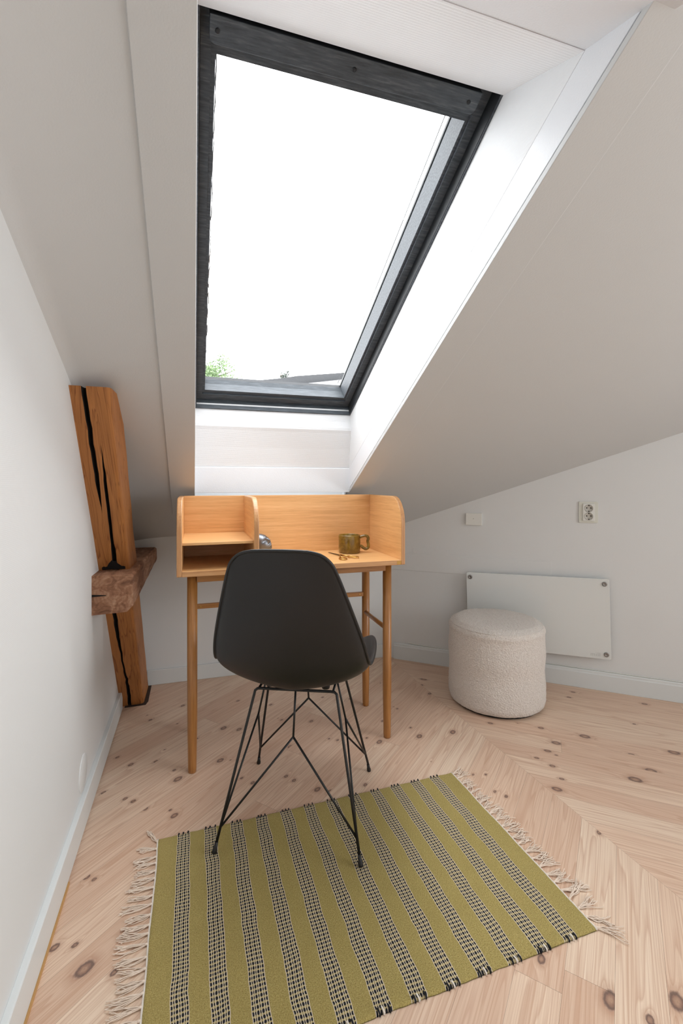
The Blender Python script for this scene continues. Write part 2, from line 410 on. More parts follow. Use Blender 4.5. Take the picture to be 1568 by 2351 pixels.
o = b.build('trim_1', M['ceil'], bevel=.0015); struct(o, 'white lining board on the left of the skylight')
b = MB(); b.wbox(XO1-.001, XS1, .3, VTOP, 0, .015); o = b.build('trim_2', M['ceil'], bevel=.0015); struct(o, 'white lining board on the right of the skylight')
# reveals
b = MB()
b.wbox(XO0-.06, XO0-.0015, .3, V1+.2, .0205, .115)          # left rafter face
b.wbox(XO1+.0012, XO1+.06, .3, V1+.2, .0205, .112)        # right rafter face
struct(b.build('trim_3', M['beam'], bevel=.001), 'painted rafters beside the skylight')
b = MB(); b.wbox(XO1+.007, XO1+.03, .3, V1+.2, .014, .022); struct(b.build('trim_8', simple('shadow_gap_grey', (96, 94, 92), .9)), 'dark joint line along the skylight lining')
b = MB()
b.wbox(XO0-.06, XO0-.003, .3, V1+.2, .115, .40)
b.wbox(XO1+.001, XO1+.06, .3, V1+.2, .112, .40)
# bottom: upright board, then woven wallpaper rising, then a soft roll to the frame
yb0 = 2.232
b.wbox(XO1+.012, XS1+.05, .25, VTOP, .012, .30); b.wbox(XS0-.05, XO0-.012, .25, VTOP, .018, .30)
struct(b.build('wall_reveal', M['weave']), 'papered sides of the skylight shaft')
b = MB(); pr = [(yb0, 1.036), (yb0-.002, 1.155), (yb0+.006, 1.158), (yb0+.08, 1.158), (yb0+.08, 1.036)]
b.prism([(XO0-.05, y, z) for y, z in pr], (XO1-XO0+.1, 0, 0)); struct(b.build('trim_4', M['beam'], bevel=.001), 'smooth white board under the skylight')
b = MB(); prof = [(yb0+.004, 1.157), (yb0-.010, 1.25), (yb0-.026, 1.328), (yb0-.030, 1.342), (yb0-.0295, 1.354), (yb0-.022, 1.385), (yb0-.012, 1.45), (yb0+.1, 1.45), (yb0+.1, 1.157)]
b.prism([(XO0-.05, y, z) for y, z in prof], (XO1-XO0+.1, 0, 0)); struct(b.build('wall_sill', M['weave'], bevel=.004), 'woven wallpaper below the skylight')
# top: papered plane from the frame down to a fold, then a painted board to the ceiling face
def yz(u, v, d): p = WP(u, v, d); return (p.y, p.z)
A = (1.004, 2.066); B = (.746, 1.951); Cc = (.594, 1.904)
b = MB(); b.prism([(XO0-.05, A[0], A[1]), (XO0-.05, B[0], B[1]), (XO0-.05, B[0]-.03, B[1]+.2), (XO0-.05, A[0], A[1]+.1)], (XO1-XO0+.1, 0, 0)); struct(b.build('wall_head', M['weave']), 'woven wallpaper above the skylight')
b = MB(); b.prism([(XO0-.05, B[0], B[1]+.001), (XO0-.05, Cc[0]-.03, Cc[1]-.011), (XO0-.05, Cc[0]-.05, Cc[1]+.3), (XO0-.05, B[0], B[1]+.2)], (XO1-XO0+.1, 0, 0)); struct(b.build('trim_5', M['beam'], bevel=.002), 'painted board above the skylight')
# ------------------------------------------------------------------ skirting boards
b = MB(); b.prism([(XL, -1.2, .008), (XL, -1.2, .096), (XL+.013, -1.2, .096), (XL+.015, -1.2, .093), (XL+.015, -1.2, .008)], (0, 2.43-(-1.2), 0))
struct(b.build('baseboard_left', M['skirt'], bevel=.001))
b = MB(); b.box(XL, XL+.0185, -1.2, 1.42, 0, .0065); struct(b.build('trim_6', M['mdf']), 'bare wood edge under the left skirting board')
b = MB(); b.box(XL+.1, 1.19, YB-.013, YB, 0, .08); struct(b.build('baseboard_back', M['skirt'], bevel=.003))
b = MB()
pf = [(0, 0), (0, .097), (.007, .097), (.010, .093), (.011, .083), (.014, .080), (.0145, 0)]
a_ = [RW(0, z, o) for o, z in pf]; b.prism(a_, RT*2.5)
struct(b.build('baseboard_right', M['skirt'], bevel=.001))
# raised patch on the right wall
b = MB(); b.rbox(-.05, .887, .55, .655, 0, .0035); b.rbox(.12, .33, .655, .69, 0, .002)
struct(b.build('trim_7', M['wall'], bevel=.003), 'papered-over strip on the right wall')
# ------------------------------------------------------------------ skylight window
win = thing('window_1', 'dark grey roof window', None, WP(.378, 1.41, .4), kind='structure')
UI0, UI1, VI0, VI1 = .049, .707, .79, 2.02
FD = .335
b = MB()   # outer frame
b.wbox(XO0-.02, .012, .70, 2.13, FD, .47); b.wbox(.745, .775, .70, 2.13, FD, .47)
b.wbox(.012, .745, .70, .728, FD, .47); b.wbox(.012, .745, 2.10, 2.13, FD, .47)
b.wbox(.010, .747, .726, .736, .41, .47); b.wbox(.010, .747, 2.083, 2.105, .41, .47); b.wbox(.010, .0165, .73, 2.09, .41, .47); b.wbox(.7405, .747, .73, 2.09, .41, .47)
b.build('window_frame', M['frame'], win, bevel=.002)
b = MB(); b.wbox(.012, .0135, .728, 2.10, FD+.004, .40); b.wbox(.7435, .745, .728, 2.10, FD+.004, .40); b.wbox(.012, .745, 2.093, 2.10, FD+.004, .42)
b.build('seal_channel', M['frame_dark'], win)
SD = .382
b = MB()   # sash with stepped inner bead
b.wbox(.0145, .038, .732, 2.09, SD, .47); b.wbox(.716, .7425, .732, 2.09, SD, .47)
b.wbox(.038, .716, .732, .768, SD, .47); b.wbox(.038, .716, 2.035, 2.09, SD, .47)
b.wbox(.038, UI0, .768, 2.035, SD+.009, .475); b.wbox(UI1, .716, .768, 2.035, SD+.009, .475)
b.wbox(UI0, UI1, 2.0, 2.035, SD+.009, .475)
b.hexa([WP(UI0, .768, SD+.009), WP(UI1, .768, SD+.009), WP(UI1, .787, SD+.009), WP(UI0, .787, SD+.009), WP(UI0, .74, .475), WP(UI1, .74, .475), WP(UI1, .757, .475), WP(UI0, .757, .475)])
b.build('sash', M['frame'], win, bevel=.002)
# vent flap on top
b = MB()
fl = []
for (u, v) in ((.033, 2.083), (.7, 2.083), (.7, 2.045), (.697, 2.036), (.691, 2.033), (.046, 2.033), (.038, 2.035), (.033, 2.041)):
    fl.append(WP(u, v, .345))
b.prism(fl, NV*.026)
flap = b.build('vent_flap', M['frame'], win, bevel=.0015)
for u in (.05, .362, .672):
    b = MB(); b.lathe([(.0052, 0), (.0052, -.0015), (.003, -.003), (0, -.003)], WP(u, 2.058, .3445), 16, NV)
    b.build('screw', M['frame_dark'], flap)
b = MB(); b.wbox(-.03, .79, .68, .75, .472, .5); b.wbox(-.03, .79, 1.985, 2.15, .49, .53)
b.wbox(-.03, .047, .68, 2.15, .49, .50); b.wbox(.709, .79, .68, 2.15, .49, .50)
b.build('cladding', M['clad'], win)
b = MB()
rr = random.Random(5)
vs = [(v, .0547+rr.uniform(-.0012, .0012)) for v in np.linspace(.79, 2.0, 60)]
b.tube([WP(u, v, .50) for v, u in vs], [.0010+.0008*rr.random() for _ in vs], 6)
b.tube([WP(.699, v, .505) for v in np.linspace(.76, 2.0, 3)], .0014, 6)
b.build('rubber_seal', M['clad'], win)
gm = NT('window_glass'); gm.t.nodes.remove(gm.b)
tr = gm.n('ShaderNodeBsdfTransparent'); gl = gm.n('ShaderNodeBsdfGlossy'); gl.inputs['Roughness'].default_value = .02
fr = gm.n('ShaderNodeFresnel'); fr.inputs[0].default_value = 1.45
mx = gm.n('ShaderNodeMixShader'); ge = gm.n('ShaderNodeNewGeometry'); gm.set(fr, 0, gm.math('ADD', 1.45, gm.math('MULTIPLY', ge.outputs['Backfacing'], 1/1.45-1.45))); gm.set(mx, 0, fr.outputs[0]); gm.set(mx, 1, tr.outputs[0]); gm.set(mx, 2, gl.outputs[0]); gm.t.links.new(mx.outputs[0], gm.out.inputs[0])
M['glass'] = gm.m
b = MB(); b.wbox(UI0-.004, UI1+.004, .75, 2.01, .476, .480); b.build('glass_pane', M['glass'], win)
# frame of the unseen side window, added for soft fill light
added_win = thing('added_window', 'unseen white framed window, added for soft light on the left wall', None, (XR+.06, (WX0+WX1)/2, WZ0), kind='structure')
b = MB(); fw = .05
b.box(XR+.03, XR+.09, WX0, WX1, WZ0, WZ0+fw); b.box(XR+.03, XR+.09, WX0, WX1, WZ1-fw, WZ1)
for y in (WX0, (WX0+WX1)/2-fw/2, WX1-fw): b.box(XR+.03, XR+.09, y, y+fw, WZ0, WZ1)
b.build('window_frame', M['trim'], added_win, bevel=.003)
# ------------------------------------------------------------------ old timber brace and beam
def yfront(z): return 2.473-.735*z+.02*z*z
def brace(z0, z1, name):
    b = MB(); n = 60
    def crack(z, which):
        # returns centre fraction and width
        if z < .62: 
            c0 = .40+.03*math.sin(z*9)+(.05 if z < .2 else 0); return c0, .011+.004*math.sin(z*13+1), .5
        if which == 0:
            f = (z-1.0)/(1.37-1.0)
            return .42-.05*max(0, f), max(.0, .013*min(1, (z-.98)/.1)) if z > .98 else 0, .4
        return .46+.06*(z-.9), .010*min(1, max(0, (1.2-z)/.12))*(1+.5*(z < .85)), .46
    secs = []
    for i in range(n+1):
        z = z0+(z1-z0)*i/n
        y = yfront(z); th = .195
        xl, xr = XL-.01, -.232+.006*noise.noise(Vector((0, 0, z*6)))
        W = xr-xl
        fA = crack(z, 0); fB = crack(z, 1)
        wob = .004*noise.noise(Vector((3, 1, z*22)))
        pts = [(xl, y+th), (xl, y)]
        cs = []
        if z < .62:
            cs = [(xl+W*fA[0]+wob, fA[1])]
            cs.append((xl+W*.75, 0))
        else:
            cs = [(xl+W*fA[0]+wob, fA[1]), (xl+W*(fB[0]+.14)+wob, fB[1])]
        for (cx_, wd) in cs:
            wd = max(wd, .0002); pts += [(cx_-wd/2, y), (cx_-wd/4, y+(.03 if wd > .001 else 0)), (cx_+wd/4, y+(.03 if wd > .001 else 0)), (cx_+wd/2, y)]
        pts += [(xr-.012, y+.001*noise.noise(Vector((0, 5, z*15)))), (xr-.003, y+.006), (xr, y+.02), (xr+.004, y+th)]
        secs.append([Vector((p[0], p[1], z)) for p in pts])
    m = len(secs[0])
    for i in range(n):
        for k in range(m):
            l = (k+1) % m
            b.cur = 1 if k in (3, 7) or (k in (2, 4, 6, 8)) and False else 0
            if k in (2, 3, 4, 6, 7, 8):
                wid = (secs[i][k+1 if k in (2, 6) else k]-secs[i][k]).length
                b.cur = 1 if k in (2, 3, 4, 6, 7, 8) else 0
            b.add([secs[i][k], secs[i][l], secs[i+1][l], secs[i+1][k]], [(0, 1, 2, 3)], False)
    b.cur = 0
    b.add(secs[0], [tuple(range(m))[::-1]]); b.add(secs[-1], [tuple(range(m))])
    return b
def uv_axis(o, along, rot=0):
    me = o.data; uv = me.uv_layers.new(name='UVMap'); al = Vector(along).normalized()
    for p in me.polygons:
        n = p.normal; c = al.cross(n)
        c = c.normalized() if c.length > .1 else al.orthogonal()
        offs = (0, 7.3) if abs(n.x) > .6 else (3.1, 0)
        for li in p.loop_indices:
            q = me.vertices[me.loops[li].vertex_index].co
            uv.data[li].uv = (q.dot(al)+offs[0], q.dot(c)+offs[1])
post = thing('timber_post', 'leaning orange-brown old timber brace with black cracks, against the left wall', 'post', (-.28, 2.5, 0))
bl = brace(0, 1.362, 'timber').build('brace_body', [M['timber'], M['char']], post); uv_axis(bl, (0, -.59, .81))
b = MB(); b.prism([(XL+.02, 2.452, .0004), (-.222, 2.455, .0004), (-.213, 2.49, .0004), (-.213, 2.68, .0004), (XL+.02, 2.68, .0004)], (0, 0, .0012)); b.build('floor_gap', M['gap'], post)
# charred foot of the upper part
b = MB(); rj = random.Random(2); xs = np.linspace(XL+.012, -.245, 14); up_ = []
for i, x in enumerate(xs): up_.append((x, .765+(.006+.014*rj.random())*(1+1.2*math.exp(-((x+.283)/.012)**2))*math.sin(math.pi*(i+.3)/14)))
poly = [(x, .757) for x in xs[::-1]]+up_
b.prism([(x, yfront(z)-.0016, z) for x, z in poly], (0, .004, .003)); b.build('charred_joint', M['char'], post)
# beam stub
beam = thing('timber_beam', 'short weathered timber beam stub crossing the leaning brace and running to the back wall', 'beam', (-.26, 1.8, .69))
b = MB()
n = 24
secs = []
for i in range(n+1):
    f = i/n; y = 1.8+(YB-1.8)*f
    xo = .016*f
    xr = -.205+xo+.004*noise.noise(Vector((f*6, 0, 1)))
    zt = .757-.02*f; zb = .626
    ch = .012+.035*max(0, f-.15)
    secs.append([Vector((XL-.01, y, zb-.004)), Vector((XL-.01, y, zt+.002)), Vector((xr-.008, y, zt)), Vector((xr, y, zt-.008)), Vector((xr+.002, y, zb+ch+.01)), Vector((xr-.012-ch*.6, y, zb))])
m = 6
for i in range(n):
    for k in range(m): b.add([secs[i][k], secs[i][(k+1) % m], secs[i+1][(k+1) % m], secs[i+1][k]], [(0, 1, 2, 3)], False)
b.add(secs[0], [tuple(range(m))]); b.add(secs[-1], [tuple(range(m))])
b.build('beam_body', M['beamwood'], beam)
b = MB(); b.prism([(XL+.001, 1.7985, .694), (XL+.045, 1.7985, .690), (XL+.046, 1.7985, .688), (XL+.001, 1.7985, .686)], (0, .003, 0)); b.build('crack', M['char'], beam)
# ------------------------------------------------------------------ desk
desk = thing('desk', 'oak writing desk with raised back, side panels and a pigeonhole, under the skylight', 'desk', (.39, 1.97, 0))
DX0, DX1, DY0, DY1 = -.058, .844, 1.775, 2.16
DZ0, DZ1, DT = .741, 1.026, .019
def side_profile(y0, y1, z0, z1, ry, rz, n=14):
    pts = [(y1, z0), (y0, z0)]
    for i in range(n+1):
        a = math.pi/2*i/n
        pts.append((y0+ry*(1-math.cos(a)), z1-rz+rz*math.sin(a)))
    pts.append((y1, z1)); return pts
def side_panel(x0, x1, name='side_panel', z0=DZ0, bev=.0035):
    b = MB(); b.prism([(x0, y, z) for y, z in side_profile(DY0, DY1, z0, DZ1, .10, .115)], (x1-x0, 0, 0))
    o = b.build(name, [M['oak_y'], M['edge_z']], desk, bevel=bev)
    for p in o.data.polygons:
        if abs(p.normal.x) < .5: p.material_index = 1
    return o
side_panel(DX0, DX0+DT); side_panel(DX1-DT, DX1)
side_panel(.2185, .2375, 'divider', DZ0+.02)
b = MB(); b.box(DX0+DT, DX1-DT, DY0, DY1, DZ0, DZ0+.020); o = b.build('desktop', [M['oak_x'], M['edge_x']], desk, bevel=.0012)
for p in o.data.polygons:
    if p.normal.z < .5: p.material_index = 1
b = MB(); b.box(DX0+DT, DX1-DT, DY1-.018, DY1, DZ0+.02, DZ1); b.build('back_panel', M['oak_x'], desk, bevel=.001)
b = MB(); b.box(DX0+DT, .2185, DY0+.022, DY1-.018, .852, .862); b.build('shelf', M['oak_x'], desk, bevel=.001)
M['lighttop'] = M['oak_x']
b = MB(); b.box(.012, .772, 1.815, 1.835, .712, DZ0); b.build('apron', M['leg_x'], desk, bevel=.001)
b = MB(); b.box(.012, .772, 2.11, 2.13, .712, DZ0); b.build('apron', M['leg_x'], desk, bevel=.001)
b = MB(); b.box(-.014, .004, 1.85, 2.1, .712, DZ0); b.build('apron', M['leg_y'], desk, bevel=.001)
b = MB(); b.box(.778, .796, 1.85, 2.1, .712, DZ0); b.build('apron', M['leg_y'], desk, bevel=.001)
for (lx, ly) in ((-.004, 1.833), (.786, 1.833), (-.004, 2.128), (.804-.004, 2.128)):
    b = MB(); b.lathe([(.0125, 0), (.0148, .002), (.0155, .02), (.0185, .22), (.0185, DZ0-.0005)], (lx, ly, 0), 28)
    b.build('leg', M['leg_z'], desk)
b = MB(); b.box(.010, .786, 2.118, 2.136, .534, .554); rail = b.build('rear_rail', M['leg_x'], desk, bevel=.002)
M['brass'] = simple('brass', (196, 158, 92), .3, 1)
for x in (.03, .765):
    b = MB(); b.lathe([(.0042, 0), (.0042, .0012), (.003, .0018), (0, .0018)], (x, 2.118, .544), 14, (0, -1, 0)); b.build('screw', M['brass'], rail)
for x in (-.004, .791):
    b = MB(); b.tube([(x, 1.84, .457), (x+.004, 2.125, .457)], .0095, 14); b.build('side_rail', M['leg_y'], desk)
b = MB(); b.box(DX1-DT-.019, DX1-DT-.001, DY0-.0008, DY0, DZ0+.003, DZ0+.017); b.build('maker_plate', M['brass'], desk)
# ------------------------------------------------------------------ mug, scissors, head figure
def glaze():
    t = NT('olive_ceramic_glaze'); n = t.noise(t.coords(), 18, 3, .6, 1.5)
    t.P(Base_Color=t.ramp(n, [(.3, lin((88, 66, 18))), (.55, lin((124, 98, 30))), (.75, lin((150, 124, 48)))]), Roughness=.18)
    t.b.inputs['Coat Weight'].default_value = .5; t.bump(t.noise(t.coords(), 30, 1), .15, .004); return t.m
M['glaze'] = glaze()
MX, MY, MZ = .687, 2.04, DZ0+.0201
mug = thing('mug', 'olive-brown glazed ceramic mug with a wobbly handle, at the right of the desktop', 'mug', (MX, MY, MZ))
b = MB(); pf = [(0, .0), (.045, 0), (.049, .004), (.0505, .02), (.0505, .05), (.0500, .078), (.0488, .082), (.0470, .0825), (.0455, .080), (.0455, .02), (.043, .010), (0, .008)]
vs0 = len(b.v); b.lathe(pf, (MX, MY, MZ), 40)
b.v = [tuple(Vector(v)+Vector(((v[0]-MX), (v[1]-MY), 0))*(.035*noise.noise(Vector(v)*22))) for v in b.v]
b.build('cup', M['glaze'], mug)
b = MB(); hp = [(.046, .070), (.058, .074), (.072, .077), (.083, .074), (.087, .064), (.085, .052), (.087, .040), (.088, .028), (.083, .019), (.073, .017), (.064, .022), (.056, .029), (.046, .031)]
def smooth_path(P, k=5):
    P = [Vector(p) for p in P]; out = []
    for i in range(len(P)-1):
        a, b_, c_, d = P[max(i-1, 0)], P[i], P[i+1], P[min(i+2, len(P)-1)]
        for j in range(k):
            t = j/k; out.append(.5*((2*b_)+(-a+c_)*t+(2*a-5*b_+4*c_-d)*t*t+(-a+3*b_-3*c_+d)*t**3))
    out.append(P[-1]); return out
hd = Vector((.97, -.24, 0)).normalized()
b.tube(smooth_path([Vector((MX, MY, MZ))+hd*x+Vector((0, 0, z)) for x, z in hp]), .0068, 12); b.build('handle', M['glaze'], mug)
M['steel_dark'] = simple('dark_steel', (84, 70, 62), .35, .9)
scz = DZ0+.0202
sc = thing('scissors', 'small scissors with brass loop handles and dark blades, lying in front of the mug', 'scissors', (.62, 1.93, scz))
piv = Vector((.612, 1.955, scz+.003))
tip = Vector((.588, 2.052, scz+.002))
for k, (sgn, hc) in enumerate(((1, Vector((.600, 1.868, scz+.003))), (-1, Vector((.652, 1.888, scz+.0045))))):
    d = (tip-piv).normalized(); q = Vector((-d.y, d.x, 0))
    t2 = tip+q*.002*sgn
    b = MB(); zz = Vector((0, 0, .0012))*(k)
    b.prism([piv-q*.0042+zz, piv+q*.0042+zz, t2+zz, ], (0, 0, .0015)); b.build('blade', M['steel_dark'], sc)
    b = MB()
    b.tube([piv+zz+Vector((0, 0, .001)), piv.lerp(hc, 1-.025/(hc-piv).length)+zz], [.0036, .0028], 8)
    e1 = (hc-piv).normalized(); e2 = Vector((-e1.y, e1.x, 0))
    b.tube([hc+e1*.027*math.cos(a)+e2*.0155*math.sin(a) for a in np.linspace(0, 2*math.pi, 25)[:-1]], .0026, 8, closed=True)
    b.build('handle', M['brass'], sc)
b = MB(); b.lathe([(.0034, 0), (.003, .0015), (0, .002)], piv+Vector((0, 0, .003)), 12); b.build('pivot_screw', M['brass'], sc)
# silver head figure lying with its face up
M['silver'] = simple('silver_glaze', (120, 124, 130), .36, .8, bump=(40, .15, .003))
def head():
    b = MB(); c = Vector((.286, 2.06, .815))
    up = Vector((.50, -.70, .50)).normalized()      # face direction
    top = Vector((-.75, .05, .75)); top = (top-up*top.dot(up)).normalized(); sd = top.cross(up)
    def f(i, j):
        th = math.pi*i; ph = 2*math.pi*j
        d = Vector((math.sin(th)*math.cos(ph), math.sin(th)*math.sin(ph), math.cos(th)))  # z = top of the head, x = side, y = face
        r = Vector((d.x*.037, d.y*.041, d.z*.049))
        x, z = r.x, r.z
        if d.y > 0:
            r.y += .013*math.exp(-(x/.0060)**2)*max(0, min(1, (z+.014)/.004))*max(0, min(1, (.020-z)/.03))   # nose
            for s in (-1, 1): r.y -= .006*math.exp(-((x-s*.014)/.009)**2-((z-.006)/.005)**2)               # eye sockets
            for s in (-1, 1): r.y += .003*math.exp(-((x-s*.014)/.007)**2-((z-.003)/.003)**2)
            r.y += .004*math.exp(-((z+.022)/.0025)**2-(x/.010)**2)+.004*math.exp(-((z+.028)/.0028)**2-(x/.009)**2)-.003*math.exp(-((z+.025)/.0012)**2-(x/.011)**2)
            r.y += .004*math.exp(-((z+.042)/.006)**2-(x/.012)**2)
            r.y += .003*math.exp(-((z-.016)/.004)**2-(x/.024)**2)
        if z < 0: r.x *= 1-.25*(z/.05)**2
        return c+sd*r.x+up*r.y+top*r.z
    b.grid(f, 90, 110, True)
    o = b.build('face_figure', M['silver'], origin=(.291, 2.06, DZ0+.02))
    return o
tag(head(), 'silver ceramic face figure on the desktop, half hidden behind the black chair and pigeonhole divider', 'figurine')
# ------------------------------------------------------------------ chair
TH = -math.atan2(.406, .914)
CO = Vector((.343, 1.518, 0)); EX = Vector((math.cos(TH), math.sin(TH), 0)); EY = Vector((-math.sin(TH), math.cos(TH), 0))
def CL(x, y, z): return CO+EX*x+EY*y+Vector((0, 0, z))
chair = thing('shell_chair', 'black moulded shell chair on black wire legs, seen from behind at the desk', 'chair', tuple(CO))
ST = [ # centre y, z ; half width ; edge y, z
 (.245, .468, .135, .236, .466), (.240, .478, .175, .222, .488), (.215, .486, .205, .19, .512), (.15, .482, .228, .135, .535), (.06, .468, .241, .055, .550), (-.03, .455, .2455, -.025, .553),
 (-.10, .449, .244, -.085, .549), (-.150, .463, .2395, -.128, .546), (-.190, .497, .2345, -.155, .550), (-.219, .545, .2295, -.178, .575), (-.240, .605, .2195, -.200, .622), (-.262, .68, .200, -.227, .69),
 (-.281, .76, .1765, -.255, .764), (-.295, .83, .1545, -.279, .829), (-.303, .872, .137, -.294, .867), (-.307, .893, .110, -.303, .889), (-.309, .900, .075, -.307, .898)]
def cr(arr, t):
    n = len(arr)-1; f = t*n; i = min(int(f), n-1); t = f-i
    a, b_, c_, d = arr[max(i-1, 0)], arr[i], arr[i+1], arr[min(i+2, n)]
    return [.5*((2*b_[k])+(-a[k]+c_[k])*t+(2*a[k]-5*b_[k]+4*c_[k]-d[k])*t*t+(-a[k]+3*b_[k]-3*c_[k]+d[k])*t**3) for k in range(len(b_))]
def shell(u, v, o=0):
    cy, cz_, hw, ey, ez = cr(ST, u); s = v*2-1; a = abs(s)
    lip = max(0, (a-.955)/.045)
    x = ((hw-.007)*math.sin(min(a/.955, 1)*math.pi/2*.9)/math.sin(math.pi/2*.9)+.007*lip)*(1 if s > 0 else -1)
    e = min(a/.955, 1)**1.55*.97+.03*lip
    return CL(x, cy+(ey-cy)*e, cz_+(ez-cz_)*e)
M['shell'] = simple('black_matt_plastic', (21, 21, 22), .45, bump=(420, .25, .0006))
b = MB(); b.grid(shell, 96, 90, True)
so = b.build('shell', M['shell'], chair, fixn=False)
md = so.modifiers.new('s', 'SOLIDIFY'); md.thickness = .006; md.offset = 0
# rolled rim
edge = [shell(i/120, 0) for i in range(121)]+[shell(1, j/24) for j in range(1, 24)]+[shell(1-i/120, 1) for i in range(121)]+[shell(0, 1-j/24) for j in range(1, 24)]
b = MB(); b.tube(edge, .0048, 10, closed=True); b.build('rim', M['shell'], chair)
M['wire'] = simple('black_powder_coated_steel', (17, 17, 18), .45)
ZB = .435; BX, BY = .128, .095; FX, FY = .213, .225
def foot(sx, sy): return (FX*sx, FY*sy)
for sy in (-1, 1):
    pts = []
    def legp(sx, f):  # f 0 top .. 1 foot
        return CL(sx*(BX+(FX-BX)*f), sy*(BY+(FY-BY)*f), ZB*(1-f)+(.012)*f)
    r = .018
    path = [legp(-1, 1), legp(-1, .5), legp(-1, .045)]
    path += [legp(-1, .015), CL(-BX+.006, sy*BY, ZB-.001), CL(-BX+.018, sy*BY, ZB)]
    path += [CL(0, sy*BY, ZB)]
    path += [CL(BX-.018, sy*BY, ZB), CL(BX-.006, sy*BY, ZB-.001), legp(1, .015), legp(1, .045), legp(1, .5), legp(1, 1)]
    b = MB(); b.tube(path, .0043, 10); b.build('leg_frame', M['wire'], chair)
    # Y brace
    node = CL(0, sy*.13, .307)
    b = MB(); b.tube([CL(0, sy*BY, ZB), node], .0033, 8)
    for sx in (-1, 1): b.tube([node, legp(sx, .86)], .0033, 8)
    b.build('brace', M['wire'], chair)
for sx in (-1, 1):
    node = CL(sx*.147, 0, .307)
    b = MB(); b.tube([CL(sx*.118, 0, ZB), node], .0033, 8)
    for sy in (-1, 1): b.tube([node, CL(sx*(BX+(FX-BX)*.86), sy*(BY+(FY-BY)*.86), ZB*.14+.01)], .0033, 8)
    b.tube([CL(sx*.118, -BY, ZB), CL(sx*.118, BY, ZB)], .0038, 8)
    b.build('brace', M['wire'], chair)
for sx in (-1, 1):
    for sy in (-1, 1):
        b = MB(); b.lathe([(.012, -.004), (.014, .004), (.011, .022)], CL(sx*.09, sy*.06, ZB-.001), 14); b.build('seat_mount', M['wire'], chair)
for sx in (-1, 1):
    for sy in (-1, 1):
        fx, fy = FX*sx, FY*sy; z0 = .0085 if sy < 0 else 0
        b = MB(); a = CL(fx, fy, z0); t = CL(sx*(BX+(FX-BX)*.93), sy*(BY+(FY-BY)*.93), ZB*.07+.012)
        b.lathe([(.0065, 0), (.0075, .003), (.0072, .010), (.0055, .016), (.005, .03)], a, 14, (t-a)); b.build('foot_cap', M['wire'], chair)
